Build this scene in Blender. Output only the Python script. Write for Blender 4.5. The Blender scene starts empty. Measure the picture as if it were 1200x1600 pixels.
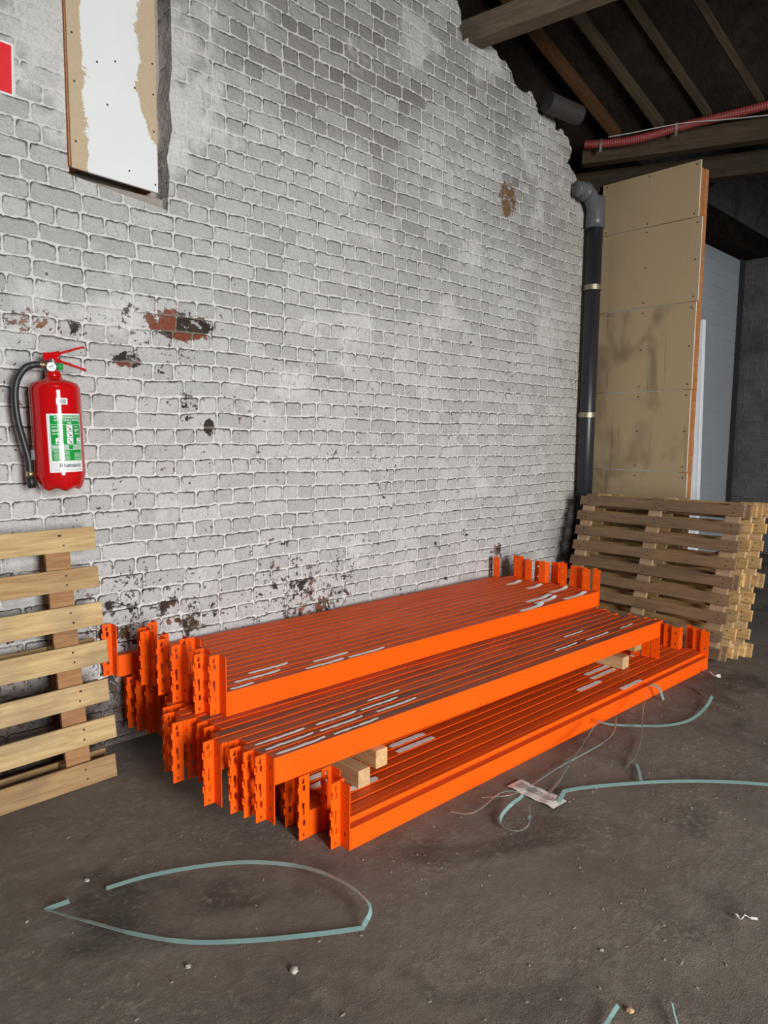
import bpy, bmesh, math, random
from mathutils import Vector, Matrix
random.seed(11)
scene = bpy.context.scene
COL = scene.collection
WALL = 3.18          # y of the painted brick wall
ROOM_L, ROOM_F = -4.0, -6.4

# ------------------------------------------------------------------ camera
F, CX, CY, EYE = 1098.0, 600.0, 800.0, Vector((0, 0, 1.46))
def axes(v1, v2):
    X = Vector((v1[0]-CX, v1[1]-CY, F)).normalized()
    Y = Vector((v2[0]-CX, v2[1]-CY, F)); Y = (Y - X*X.dot(Y)).normalized()
    Z = X.cross(Y)
    if Z.y > 0: Z = -Z
    return X, Y, Z
AX, AY, AZ = axes((1750, 695), (-453, 672))
cam_d = bpy.data.cameras.new('camera'); cam = bpy.data.objects.new('camera', cam_d); COL.objects.link(cam)
cam_d.sensor_fit = 'VERTICAL'; cam_d.sensor_height = 36.0; cam_d.lens = F/1600*36.0
cam_d.clip_start = 0.02; cam_d.clip_end = 200
M3 = Matrix(((AX.x, -AX.y, -AX.z), (AY.x, -AY.y, -AY.z), (AZ.x, -AZ.y, -AZ.z)))
cam.matrix_world = Matrix.Translation(EYE) @ M3.to_4x4()
scene.camera = cam

# ------------------------------------------------------------------ light
scene.view_settings.view_transform = 'Standard'
scene.view_settings.look = 'None'
scene.view_settings.gamma = 1.0
scene.view_settings.exposure = 0.12
scene.view_settings.use_curve_mapping = False
world = bpy.data.worlds.new('sky'); scene.world = world; world.use_nodes = True
world.node_tree.nodes['Background'].inputs[0].default_value = (0.80, 0.88, 1.0, 1)
world.node_tree.nodes['Background'].inputs[1].default_value = 0.6
def area(name, loc, rot, sx, sy, watts, color):
    d = bpy.data.lights.new(name, 'AREA'); d.shape = 'RECTANGLE'; d.size = sx; d.size_y = sy
    d.energy = watts; d.color = color
    o = bpy.data.objects.new(name, d); o.location = loc; o.rotation_euler = rot; COL.objects.link(o); return o
# daylight through the big gateway behind the camera
gate = area('gateway_daylight', (0.45, -5.9, 1.9), (math.radians(90-14), 0, math.radians(-17)), 2.3, 3.4, 430, (1.0, 0.985, 0.965)); gate.data.spread = math.radians(125)
# unseen fill lamp added over the middle of the hall
area('overhead_fill', (0.5, -1.2, 5.6), (0, 0, 0), 1.6, 1.0, 25, (0.93, 0.97, 1.0))

# ------------------------------------------------------------------ pixel rays onto real planes
def ray(px, py):
    d = Vector((px-CX, py-CY, F)); return Vector((AX.dot(d), AY.dot(d), AZ.dot(d)))
def on_z(px, py, z=0.0):
    d = ray(px, py); return EYE + d*((z-EYE.z)/d.z)
def on_y(px, py, y):
    d = ray(px, py); return EYE + d*((y-EYE.y)/d.y)
def on_x(px, py, x):
    d = ray(px, py); return EYE + d*((x-EYE.x)/d.x)

# ------------------------------------------------------------------ node helper
class NT:
    def __init__(s, name):
        s.m = bpy.data.materials.new(name); s.m.use_nodes = True
        s.t = s.m.node_tree; s.b = s.t.nodes['Principled BSDF']
    def n(s, typ, **kw):
        x = s.t.nodes.new(typ)
        for k, v in kw.items(): setattr(x, k, v)
        return x
    def put(s, sock, v):
        if v is None: return
        if isinstance(v, bpy.types.NodeSocket): s.t.links.new(v, sock)
        elif isinstance(v, tuple) and len(v) == 3 and sock.type == 'RGBA': sock.default_value = (*v, 1)
        else: sock.default_value = v
    def m_(s, op, a, b=None, c=None, clamp=False):
        x = s.n('ShaderNodeMath', operation=op, use_clamp=clamp)
        s.put(x.inputs[0], a); s.put(x.inputs[1], b); s.put(x.inputs[2], c); return x.outputs[0]
    def add(s, a, b): return s.m_('ADD', a, b)
    def sub(s, a, b): return s.m_('SUBTRACT', a, b)
    def mul(s, a, b): return s.m_('MULTIPLY', a, b)
    def ss(s, v, lo, hi):
        x = s.n('ShaderNodeMapRange', interpolation_type='SMOOTHSTEP')
        s.put(x.inputs[0], v); s.put(x.inputs[1], lo); s.put(x.inputs[2], hi); return x.outputs[0]
    def lin(s, v, lo, hi, a, b):
        x = s.n('ShaderNodeMapRange'); s.put(x.inputs[0], v)
        for i, q in enumerate((lo, hi, a, b)): s.put(x.inputs[i+1], q)
        return x.outputs[0]
    def obj(s): return s.n('ShaderNodeTexCoord').outputs['Object']
    def sep(s, v):
        x = s.n('ShaderNodeSeparateXYZ'); s.put(x.inputs[0], v); return x.outputs
    def comb(s, x_, y_, z_):
        x = s.n('ShaderNodeCombineXYZ')
        for i, q in enumerate((x_, y_, z_)): s.put(x.inputs[i], q)
        return x.outputs[0]
    def noise(s, v, scale, detail=3.0, rough=0.55, color=False, dist=0.0):
        x = s.n('ShaderNodeTexNoise'); s.put(x.inputs['Vector'], v)
        x.inputs['Scale'].default_value = scale; x.inputs['Detail'].default_value = detail
        x.inputs['Roughness'].default_value = rough; x.inputs['Distortion'].default_value = dist
        return x.outputs['Color' if color else 'Fac']
    def rnd(s, v):
        x = s.n('ShaderNodeTexWhiteNoise', noise_dimensions='3D'); s.put(x.inputs['Vector'], v); return x.outputs['Value']
    def vm(s, op, a, b=None, sc=None):
        x = s.n('ShaderNodeVectorMath', operation=op); s.put(x.inputs[0], a); s.put(x.inputs[1], b)
        if sc is not None: x.inputs['Scale'].default_value = sc
        return x.outputs[0]
    def mix(s, f, a, b, mode='MIX'):
        x = s.n('ShaderNodeMix', data_type='RGBA', blend_type=mode)
        s.put(x.inputs[0], f); s.put(x.inputs[6], a); s.put(x.inputs[7], b); return x.outputs[2]
    def ramp(s, f, stops):
        x = s.n('ShaderNodeValToRGB'); e = x.color_ramp.elements
        while len(e) < len(stops): e.new(0.5)
        for i, (p, c) in enumerate(stops): e[i].position = p; e[i].color = (*c, 1)
        s.put(x.inputs[0], f); return x.outputs[0]
    def bump(s, h, strength=0.5, dist=0.01):
        x = s.n('ShaderNodeBump'); x.inputs['Strength'].default_value = strength; x.inputs['Distance'].default_value = dist
        s.put(x.inputs['Height'], h); s.t.links.new(x.outputs[0], s.b.inputs['Normal'])
    def out(s, color=None, rough=None, metal=None, spec=None, coat=None):
        for k, v in (('Base Color', color), ('Roughness', rough), ('Metallic', metal), ('Specular IOR Level', spec), ('Coat Weight', coat)):
            s.put(s.b.inputs[k], v)
        return s.m

def plain(name, color, rough=0.5, metal=0.0, var=0.12, scale=8.0, bump=0.0, bscale=60.0, spec=0.5):
    t = NT(name); o = t.obj()
    v = t.noise(o, scale, 4)
    c = t.mix(v, tuple(x*(1-var) for x in color), tuple(min(1, x*(1+var)) for x in color))
    if bump: t.bump(t.noise(o, bscale, 3), bump, 0.004)
    return t.out(c, t.lin(t.noise(o, scale*2.3, 2), 0, 1, max(0, rough-.08), min(1, rough+.08)), metal, spec)

# ------------------------------------------------------------------ materials
def brick_material(name, dark=False):
    t = NT(name); o = t.obj()
    wob = t.vm('SCALE', t.vm('SUBTRACT', t.noise(o, 1.7, 2, color=True), (0.5, 0.5, 0.5)), sc=0.045)
    wob2 = t.vm('SCALE', t.vm('SUBTRACT', t.noise(o, 16, 3, color=True), (0.5, 0.5, 0.5)), sc=0.016)
    v = t.vm('ADD', t.vm('ADD', o, wob), wob2)
    X, Y, Z = t.sep(v)[:3]
    if dark: X = t.add(X, Y)
    P = 0.0768; Z0 = 0.57
    rz = t.m_('DIVIDE', t.sub(Z, Z0), P)
    row = t.m_('FLOOR', rz); fz = t.m_('FRACT', rz)
    par = t.m_('FLOORED_MODULO', row, 2.0)                       # 1 = headers
    per = t.lin(par, 0, 1, 0.212, 0.106)
    rx = t.m_('DIVIDE', t.add(X, t.add(t.mul(par, 0.026), t.mul(t.rnd(t.comb(row, 3.0, 1.0)), 0.05))), per)
    ci = t.m_('FLOOR', rx); fx = t.m_('FRACT', rx)
    r1 = t.rnd(t.comb(ci, row, 1.0)); r2 = t.rnd(t.comb(ci, row, 7.0))
    dx = t.mul(t.m_('MINIMUM', fx, t.sub(1.0, fx)), per)
    dz = t.mul(t.m_('MINIMUM', fz, t.sub(1.0, fz)), P)
    R = 0.017
    qx = t.m_('MAXIMUM', t.sub(R, dx), 0.0); qz = t.m_('MAXIMUM', t.sub(R, dz), 0.0)
    d = t.sub(R, t.m_('SQRT', t.add(t.mul(qx, qx), t.mul(qz, qz))))          # distance inside the rounded brick
    d = t.add(d, t.add(t.mul(t.sub(t.noise(o, 55, 4, 0.65), 0.5), 0.012), t.mul(t.sub(t.noise(o, 14, 2), 0.5), 0.008)))
    brick = t.ss(d, 0.0028, 0.0080)
    # places where thick paint and plaster smear the joints away
    xx, yy, zz = t.sep(o)[:3]
    def blob(cx, cz, rx_, rz_):
        a = t.m_('DIVIDE', t.sub(xx, cx), rx_); b = t.m_('DIVIDE', t.sub(zz, cz), rz_)
        return t.m_('SQRT', t.add(t.mul(a, a), t.mul(b, b)))
    lo = t.noise(o, 2.6, 4, 0.6)
    fine = t.noise(o, 130, 4, 0.6); mid = t.noise(o, 22, 5, 0.62)
    if not dark:
        smear = t.ss(lo, 0.56, 0.66)
        near_panel = t.sub(1.0, t.ss(t.add(blob(1.42, 3.05, 0.60, 0.45), t.mul(t.sub(t.noise(o, 6, 4, .6), .5), 2.0)), 0.55, 1.05))
        mid_patch = t.mul(0.7, t.sub(1.0, t.ss(t.add(blob(1.40, 1.97, 0.22, 0.13), t.mul(t.sub(t.noise(o, 7, 4, .6), .5), 2.6)), 0.5, 1.1)))
        smear = t.m_('MAXIMUM', t.mul(smear, 0.55), t.m_('MAXIMUM', near_panel, mid_patch))
        brick = t.mul(brick, t.sub(1.0, t.mul(smear, 0.9)))
    # relief : joints proud, brick faces dished and deepest at their top edge
    face = t.add(0.30, t.mul(t.ss(fz, 0.35, 0.98), 0.55))
    h = t.sub(1.0, t.mul(brick, face))
    h = t.add(h, t.mul(t.sub(mid, 0.5), 1.5)); h = t.add(h, t.mul(t.sub(t.noise(o, 55, 4, .65), 0.5), 0.6)); h = t.add(h, t.mul(t.sub(fine, 0.5), 0.25))
    if not dark: h = t.add(h, t.mul(smear, t.mul(t.sub(t.noise(o, 9, 5, .6, dist=1.2), .5), 2.2)))
    # paint colours
    if dark:
        base = t.mix(r1, (0.115, 0.114, 0.115), (0.15, 0.148, 0.146))
        joint = (0.17, 0.168, 0.165)
        col = t.mix(brick, joint, base)
        col = t.mix(t.ss(lo, 0.45, 0.7), col, (0.085, 0.084, 0.086))
        t.bump(h, 0.8, 0.012)
        return t.out(col, 0.9, 0.0, 0.2)
    soot = t.mul(t.ss(zz, 1.7, 3.6), t.ss(t.noise(o, 1.1, 3), 0.25, 0.55))
    joint = t.mix(t.mul(soot, .6), (0.74, 0.735, 0.72), (0.55, 0.535, 0.51))
    tone = t.add(t.mul(r1, 0.55), t.mul(mid, 0.5))
    base = t.mix(tone, (0.41, 0.405, 0.395), (0.64, 0.635, 0.625))
    pits = t.ss(t.noise(o, 75, 5, 0.7), 0.60, 0.70)
    base = t.mix(t.mul(pits, 0.6), base, (0.20, 0.19, 0.18))
    base = t.mix(t.mul(soot, t.add(0.40, t.mul(r2, 0.6))), base, (0.20, 0.19, 0.18))
    base = t.mix(t.mul(t.ss(fine, 0.55, 0.75), 0.35), base, (0.24, 0.235, 0.225))
    col = t.mix(brick, joint, base)
    # shade at each brick's top and right edge, painted into the colour
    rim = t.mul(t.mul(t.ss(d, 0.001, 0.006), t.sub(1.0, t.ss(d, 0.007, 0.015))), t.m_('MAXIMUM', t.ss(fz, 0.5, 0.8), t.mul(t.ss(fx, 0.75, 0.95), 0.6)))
    edge_shade = t.mul(t.mul(rim, t.ss(t.noise(o, 12, 4, .65), 0.36, 0.58)), 0.95)
    if not dark: edge_shade = t.mul(edge_shade, t.sub(1.0, smear))
    col = t.mix(edge_shade, col, (0.10, 0.092, 0.085))
    # cream tint towards the corner
    col = t.mix(t.mul(t.ss(xx, 4.5, 5.35), 0.6), col, t.mix(0.5, col, (0.46, 0.40, 0.28)))
    # flaked paint
    low = t.sub(1.0, t.ss(zz, 0.3, 1.25))
    left = t.sub(1.0, t.ss(xx, 2.2, 4.2))
    zone = t.add(t.mul(t.mul(low, left), 0.055), t.mul(t.mul(t.sub(1.0, t.ss(zz, 0.45, 0.95)), left), 0.035))
    zone = t.add(zone, t.mul(t.sub(1.0, t.ss(zz, 1.9, 2.7)), t.lin(t.noise(o, 2.2, 2), 0.35, 0.65, 0.035, 0.11)))
    for (cx, cz, rx_, rz_, w) in ((1.70, 1.985, .21, .085, .20), (1.42, 1.80, .08, .05, .24), (1.55, 1.93, .3, .16, .07), (4.25, 3.16, .13, .15, .31), (4.22, .60, .09, .09, .22),
                                  (1.72, 1.60, .06, .10, .12), (1.83, 1.50, .035, .05, .26), (2.55, .62, .30, .20, .05), (1.05, 1.93, .25, .07, .12), (1.55, .62, .34, .2, .045)):
        zone = t.add(zone, t.mul(t.sub(1.0, t.ss(blob(cx, cz, rx_, rz_), 0.55, 1.15)), w))
    flake_n = t.noise(o, 13, 6, 0.66, dist=0.4)
    thr = t.sub(0.765, zone)
    flake = t.ss(flake_n, thr, t.add(thr, 0.012))
    dots = t.ss(t.noise(o, 42, 4, 0.6), t.sub(0.745, t.mul(zone, 0.85)), t.sub(0.755, t.mul(zone, 0.85)))
    flake = t.m_('MAXIMUM', flake, t.mul(dots, 0.9))
    kind = t.noise(o, 5.5, 3)
    bare = t.ramp(kind, [(0.30, (0.16, 0.10, 0.05)), (0.42, (0.035, 0.026, 0.022)), (0.55, (0.05, 0.034, 0.028)), (0.62, (0.23, 0.065, 0.035)), (0.75, (0.33, 0.24, 0.13))])
    red = t.m_('MAXIMUM', t.sub(1.0, t.ss(blob(1.68, 1.985, .24, .12), .8, 1.0)), t.sub(1.0, t.ss(blob(1.42, 1.80, .12, .08), .8, 1.0)))
    bare = t.mix(t.mul(red, t.ss(r1, .30, .45)), bare, (0.22, 0.062, 0.034))
    rust = t.sub(1.0, t.ss(blob(4.25, 3.16, .2, .2), .8, 1.0))
    bare = t.mix(rust, bare, t.mix(mid, (0.10, 0.045, 0.02), (0.30, 0.17, 0.08)))
    bare = t.mix(t.mul(t.sub(1.0, brick), 0.5), bare, (0.30, 0.27, 0.23))
    col = t.mix(flake, col, bare)
    # damp, unpainted footing
    foot = t.sub(1.0, t.ss(t.add(zz, t.mul(t.sub(lo, 0.5), 0.55)), 0.22, 0.42))
    col = t.mix(t.mul(foot, 0.85), col, t.mix(r1, (0.075, 0.062, 0.056), (0.16, 0.11, 0.09)))
    # contact shadow of the pallets, painted into the low corner
    corner_shade = t.mul(t.ss(t.add(xx, t.mul(t.sub(lo, .5), .5)), 4.75, 5.3), t.sub(1.0, t.ss(zz, .55, 1.1)))
    col = t.mix(t.mul(corner_shade, 0.75), col, (0.06, 0.055, 0.05))
    h = t.sub(h, t.mul(flake, 0.55))
    t.bump(h, 1.0, 0.016)
    return t.out(col, 0.72, 0.0, 0.3)

def floor_material():
    t = NT('trodden_earth_floor'); o = t.obj()
    a = t.noise(o, 1.3, 5, 0.6); b = t.noise(o, 9, 6, 0.65); c = t.noise(o, 70, 5, 0.65); e = t.noise(o, 260, 3, 0.6)
    col = t.mix(t.ss(a, 0.3, 0.7), (0.150, 0.127, 0.105), (0.205, 0.177, 0.148))
    col = t.mix(t.mul(t.ss(b, 0.45, 0.7), 0.6), col, (0.25, 0.22, 0.185))
    col = t.mix(t.mul(t.ss(t.noise(o, 3.2, 4, 0.6), 0.55, 0.7), 0.6), col, (0.092, 0.077, 0.064))
    col = t.mix(t.mul(t.ss(c, 0.56, 0.75), 0.55), col, (0.30, 0.265, 0.22))
    col = t.mix(t.mul(t.ss(e, 0.58, 0.72), 0.6), col, (0.04, 0.033, 0.027))
    col = t.mix(t.mul(t.ss(t.noise(o, 150, 4, .7), 0.62, 0.72), 0.6), col, (0.36, 0.32, 0.27))
    pt = t.ss(t.noise(o, 2.1, 4, 0.6), 0.42, 0.62)
    sp = t.noise(o, 34, 6, 0.75)
    col = t.mix(t.mul(pt, t.mul(t.ss(sp, 0.50, 0.61), 0.75)), col, (0.30, 0.265, 0.22))
    col = t.mix(t.mul(t.ss(t.noise(o, 1.6, 3, 0.6, dist=.6), 0.56, 0.68), t.mul(t.ss(sp, 0.35, 0.52), 0.8)), col, (0.065, 0.053, 0.043))
    h = t.add(t.mul(b, 0.9), t.add(t.mul(sp, t.add(0.25, t.mul(pt, 0.75))), t.mul(e, 0.35)))
    t.bump(h, 0.75, 0.022)
    return t.out(col, t.lin(b, 0.3, 0.7, 0.62, 0.9), 0, 0.3)

def orange_material():
    t = NT('orange_rack_paint'); o = t.obj()
    g = t.n('ShaderNodeNewGeometry')
    inf = t.n('ShaderNodeObjectInfo')
    oo = t.vm('ADD', o, t.vm('SCALE', t.comb(inf.outputs['Random'], inf.outputs['Random'], 0.0), sc=20.0))
    sx, sy, sz = t.sep(oo)[:3]
    st = t.comb(t.mul(sx, 0.12), sy, sz)
    n1 = t.noise(st, 22, 5, 0.6); n2 = t.noise(oo, 3.0, 4, 0.6); n3 = t.noise(oo, 90, 3)
    col = t.mix(n2, (0.84, 0.085, 0.003), (0.92, 0.118, 0.004))
    up = t.ss(t.sep(g.outputs['Normal'])[2], 0.75, 0.98)
    dust_shade = t.mul(up, t.add(0.42, t.mul(t.ss(n1, 0.30, 0.72), 0.42)))  # dust on upward faces, plus their weaker light painted in
    dust_shade = t.m_('MULTIPLY', dust_shade, t.add(0.46, t.mul(inf.outputs['Alpha'], 0.58)))
    col = t.mix(dust_shade, col, t.mix(t.mul(t.ss(inf.outputs['Alpha'], .6, 1.2), t.ss(n2, .3, .6)), (0.115, 0.040, 0.026), (0.115, 0.078, 0.062)))
    scuff = t.mul(t.ss(t.noise(oo, 34, 6, 0.75), 0.70, 0.76), 0.5)
    col = t.mix(scuff, col, (0.45, 0.20, 0.10))
    t.bump(n3, 0.06, 0.002)
    return t.out(col, t.lin(dust_shade, 0, 0.6, 0.36, 0.62), 0.0, 0.3)

def wood_material(name, pale, dark, grey, spec=0.25):
    t = NT(name); o = t.obj(); inf = t.n('ShaderNodeObjectInfo'); r = inf.outputs['Random']
    oo = t.vm('ADD', o, t.comb(t.mul(r, 37.0), t.mul(r, 19.0), t.mul(r, 53.0)))
    x, y, z = t.sep(oo)[:3]
    st = t.comb(t.mul(x, 0.7), t.mul(y, 9.0), t.mul(z, 9.0))
    g1 = t.noise(st, 5, 6, 0.65, dist=0.6); g2 = t.noise(t.comb(t.mul(x, 1.5), t.mul(y, 26.0), t.mul(z, 26.0)), 6, 3)
    blot = t.noise(oo, 4.5, 3)
    col = t.mix(t.ss(g1, 0.3, 0.72), pale, dark)
    col = t.mix(t.mul(t.ss(g2, 0.5, 0.75), 0.35), col, tuple(v*0.55 for v in dark))
    col = t.mix(t.mul(t.ss(blot, 0.45, 0.75), 0.55), col, grey)
    tint = t.n('ShaderNodeMix', data_type='RGBA', blend_type='MULTIPLY'); tint.inputs[0].default_value = 1.0
    t.put(tint.inputs[6], col); t.put(tint.inputs[7], inf.outputs['Color']); col = tint.outputs[2]
    t.bump(t.add(t.mul(g1, .6), t.mul(g2, .5)), 0.35, 0.004)
    return t.out(col, 0.8, 0, spec)

MAT = {}
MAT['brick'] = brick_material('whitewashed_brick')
MAT['dark_brick'] = brick_material('shaded_brick', True)  # dimness of the next bay painted in as darker brick
MAT['floor'] = floor_material()
MAT['orange'] = orange_material()
MAT['pallet'] = wood_material('pallet_wood', (0.56, 0.40, 0.215), (0.36, 0.225, 0.11), (0.27, 0.20, 0.135))
MAT['old_pallet'] = wood_material('weathered_pallet_wood', (0.30, 0.20, 0.115), (0.19, 0.12, 0.072), (0.15, 0.11, 0.085))
MAT['batten'] = wood_material('batten_wood', (0.62, 0.44, 0.24), (0.45, 0.28, 0.14), (0.40, 0.30, 0.19))
MAT['roof_wood'] = wood_material('old_roof_timber', (0.15, 0.115, 0.08), (0.09, 0.066, 0.046), (0.07, 0.06, 0.05), 0.08)
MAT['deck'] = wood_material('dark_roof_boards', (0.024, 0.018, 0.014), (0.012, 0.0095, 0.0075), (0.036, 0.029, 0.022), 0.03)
MAT['stud'] = wood_material('orange_stud_timber', (0.50, 0.22, 0.08), (0.36, 0.14, 0.05), (0.40, 0.18, 0.08))
MAT['red'] = plain('glossy_red_enamel', (0.50, 0.006, 0.008), 0.07, 0, 0.05)
MAT['red_matte'] = plain('red_sign_enamel', (0.68, 0.012, 0.02), 0.4, 0, 0.05)
MAT['white'] = plain('white_print', (0.76, 0.78, 0.78), 0.14, 0, 0.03)
MAT['green'] = plain('green_print', (0.015, 0.30, 0.055), 0.14, 0, 0.05)
MAT['ink'] = plain('dark_ink', (0.05, 0.06, 0.07), 0.5)
MAT['grey_ink'] = plain('grey_ink', (0.28, 0.27, 0.27), 0.6)
MAT['hole'] = plain('dark_screw_steel', (0.035, 0.03, 0.028), 0.6)
MAT['rubber'] = plain('black_rubber', (0.018, 0.019, 0.02), 0.45, 0, 0.2)
MAT['brass'] = plain('brass_fitting', (0.62, 0.50, 0.24), 0.3, 0.9)
MAT['steel'] = plain('bright_steel', (0.62, 0.62, 0.60), 0.3, 0.9)
MAT['clip'] = plain('tarnished_clip_metal', (0.36, 0.32, 0.24), 0.45, 0.8, 0.3, 20)
MAT['black_pipe'] = plain('black_plastic_pipe', (0.020, 0.022, 0.026), 0.38, 0, 0.25, 6)
MAT['grey_pipe'] = plain('grey_plastic_pipe', (0.10, 0.105, 0.115), 0.35, 0, 0.2, 6)
MAT['hose'] = plain('red_ribbed_conduit', (0.19, 0.028, 0.026), 0.55, 0, 0.15)
MAT['cable'] = plain('pale_cable', (0.34, 0.33, 0.31), 0.5)
MAT['strap'] = plain('green_plastic_strap', (0.21, 0.33, 0.315), 0.28, 0, 0.2, 3, spec=0.7)
MAT['paper'] = plain('torn_white_paper', (0.88, 0.86, 0.83), 0.8, 0, 0.18, 30, 0.2)
MAT['tag'] = plain('dusty_paper_tag', (0.74, 0.70, 0.65), 0.8, 0, 0.2, 25, 0.3)
MAT['gypsum'] = plain('plaster_core', (0.72, 0.70, 0.66), 0.9)
MAT['door'] = plain('white_door_panel', (0.42, 0.46, 0.50), 0.5, 0, 0.1, 2)
MAT['plastic_white'] = plain('white_wrapped_profile', (0.72, 0.76, 0.80), 0.3, 0, 0.1, 20)
MAT['mortar'] = plain('rough_mortar', (0.30, 0.27, 0.235), 0.95, 0, 0.35, 12, 0.8, 40)
MAT['stone'] = plain('chalky_stone', (0.45, 0.42, 0.38), 0.9, 0, 0.2, 40, 0.5)
MAT['grit'] = plain('grit', (0.24, 0.21, 0.175), 0.9, 0, 0.5, 9)
MAT['plain_dark'] = plain('black_render', (0.03, 0.03, 0.032), 0.95, 0, 0.3, 3, 0.5, 15)  # near-black tone for the enclosing walls and the seam strip

def gypsum_board():
    t = NT('tan_plasterboard'); o = t.obj(); x, y, z = t.sep(o)[:3]
    n = t.noise(o, 150, 3); lo = t.noise(t.comb(x, t.mul(y, 1.5), z), 2.6, 2, 0.5, dist=0.5)
    lo = t.add(lo, t.lin(y, -.4, .4, -.07, .07))
    col = t.mix(n, (0.335, 0.255, 0.150), (0.40, 0.305, 0.185))
    inf = t.n('ShaderNodeObjectInfo')
    st = t.mul(t.ss(lo, 0.46, 0.70), inf.outputs['Alpha'])
    col = t.mix(t.mul(st, 0.62), col, (0.125, 0.092, 0.055))
    run = t.noise(t.comb(x, t.mul(y, 7.0), t.mul(z, 0.5)), 2.2, 3)
    col = t.mix(t.mul(t.mul(t.ss(run, 0.60, 0.68), inf.outputs['Alpha']), 0.45), col, (0.12, 0.088, 0.052))
    t.bump(n, 0.1, 0.002)
    return t.out(col, 0.85, 0, 0.2)
MAT['gyp'] = gypsum_board()
def niche_board():
    t = NT('half_painted_board'); o = t.obj(); x, y, z = t.sep(o)[:3]
    n = t.sub(t.noise(t.comb(t.mul(x, 2.5), y, t.mul(z, 1.0)), 4, 5, 0.65), 0.5)
    br = t.sub(t.noise(t.comb(t.mul(x, 1.0), y, t.mul(z, 6.0)), 20, 3, 0.6), 0.5)
    wob = t.add(t.mul(n, 0.16), t.mul(br, 0.035))
    l = t.ss(t.add(x, wob), 0.062, 0.07)
    edge = t.lin(z, 0.15, 0.35, 0.40, 0.30)
    r = t.sub(1.0, t.ss(t.add(x, wob), edge, t.add(edge, 0.008)))
    paint = t.mul(l, r)
    col = t.mix(t.noise(o, 60, 3), (0.44, 0.345, 0.225), (0.53, 0.42, 0.285))
    col = t.mix(t.mul(paint, 0.97), col, t.mix(t.noise(o, 7, 3), (0.68, 0.72, 0.74), (0.76, 0.785, 0.78)))
    t.bump(t.noise(o, 40, 3), 0.1, 0.003)
    return t.out(col, 0.6, 0, 0.3)
MAT['niche'] = niche_board()

# ------------------------------------------------------------------ mesh helpers
def link(name, bm, m, parent=None, smooth=False, bevel=0.0):
    me = bpy.data.meshes.new(name); bm.normal_update(); bm.to_mesh(me); bm.free()
    o = bpy.data.objects.new(name, me); COL.objects.link(o)
    for mm in (m if isinstance(m, (list, tuple)) else [m]): me.materials.append(MAT[mm] if isinstance(mm, str) else mm)
    if smooth:
        for p in me.polygons: p.use_smooth = True
    if bevel:
        b = o.modifiers.new('bevel', 'BEVEL'); b.width = bevel; b.segments = 2; b.limit_method = 'ANGLE'; b.angle_limit = math.radians(40)
    if parent: o.parent = parent
    return o
def empty(name, label, cat, loc=(0, 0, 0), rot=(0, 0, 0), group=None):
    o = bpy.data.objects.new(name, None); COL.objects.link(o); o.empty_display_size = 0.1
    o.location = loc; o.rotation_euler = rot; return tag(o, label, cat, group)
def tag(o, label, cat, group=None):
    o['label'] = label; o['category'] = cat
    if group: o['group'] = group
    if 'kind' not in o: o['kind'] = 'thing'
    return o
def struct(o): o['kind'] = 'structure'; return o
def box(bm, x0, x1, y0, y1, z0, z1):
    v = [bm.verts.new((x, y, z)) for z in (z0, z1) for y in (y0, y1) for x in (x0, x1)]
    for f in ((0, 2, 3, 1), (4, 5, 7, 6), (0, 1, 5, 4), (2, 6, 7, 3), (0, 4, 6, 2), (1, 3, 7, 5)): bm.faces.new([v[i] for i in f])
    return v
def bar(bm, a, b, w, h, up=(0, 0, 1)):
    """rectangular bar from a to b; w across, h along up"""
    a, b = Vector(a), Vector(b); d = (b-a).normalized(); s = d.cross(Vector(up)).normalized(); u = s.cross(d).normalized()
    r = []
    for p in (a, b): r.append([bm.verts.new(p + s*sx*w/2 + u*sy*h/2) for sx, sy in ((-1, -1), (1, -1), (1, 1), (-1, 1))])
    for i in range(4): bm.faces.new((r[0][i], r[0][(i+1) % 4], r[1][(i+1) % 4], r[1][i]))
    bm.faces.new(r[0][::-1]); bm.faces.new(r[1])
def tube(bm, pts, rad, seg=12, cap=True):
    pts = [Vector(p) for p in pts]; rings = []
    rads = rad if isinstance(rad, (list, tuple)) else [rad]*len(pts)
    ref = None
    for i, p in enumerate(pts):
        d = (pts[min(i+1, len(pts)-1)] - pts[max(i-1, 0)]).normalized()
        if ref is None: ref = d.orthogonal().normalized()
        ref = (ref - d*ref.dot(d)).normalized(); s = d.cross(ref)
        rings.append([bm.verts.new(p + (ref*math.cos(2*math.pi*k/seg) + s*math.sin(2*math.pi*k/seg))*rads[i]) for k in range(seg)])
    for a, b in zip(rings, rings[1:]):
        for k in range(seg): bm.faces.new((a[k], a[(k+1) % seg], b[(k+1) % seg], b[k]))
    if cap: bm.faces.new(rings[0][::-1]); bm.faces.new(rings[-1])
def lathe(bm, prof, seg=40):
    rings = [[bm.verts.new((r*math.cos(2*math.pi*k/seg), r*math.sin(2*math.pi*k/seg), z)) for k in range(seg)] for r, z in prof]
    for a, b in zip(rings, rings[1:]):
        for k in range(seg): bm.faces.new((a[k], a[(k+1) % seg], b[(k+1) % seg], b[k]))
    bm.faces.new(rings[0][::-1]); bm.faces.new(rings[-1])
def spline(pts, n=8, sharp=()):
    """Catmull-Rom through pts; indices in sharp stay corners"""
    P = [Vector(p) for p in pts]; out = []
    for i in range(len(P)-1):
        p1, p2 = P[i], P[i+1]
        p0 = P[i-1] if i > 0 and i not in sharp else p1*2-p2
        p3 = P[i+2] if i+2 < len(P) and (i+1) not in sharp else p2*2-p1
        for k in range(n):
            u = k/n
            out.append(0.5*((2*p1) + (p2-p0)*u + (2*p0-5*p1+4*p2-p3)*u*u + (3*p1-p0-3*p2+p3)*u**3))
    out.append(P[-1]); return out
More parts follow.
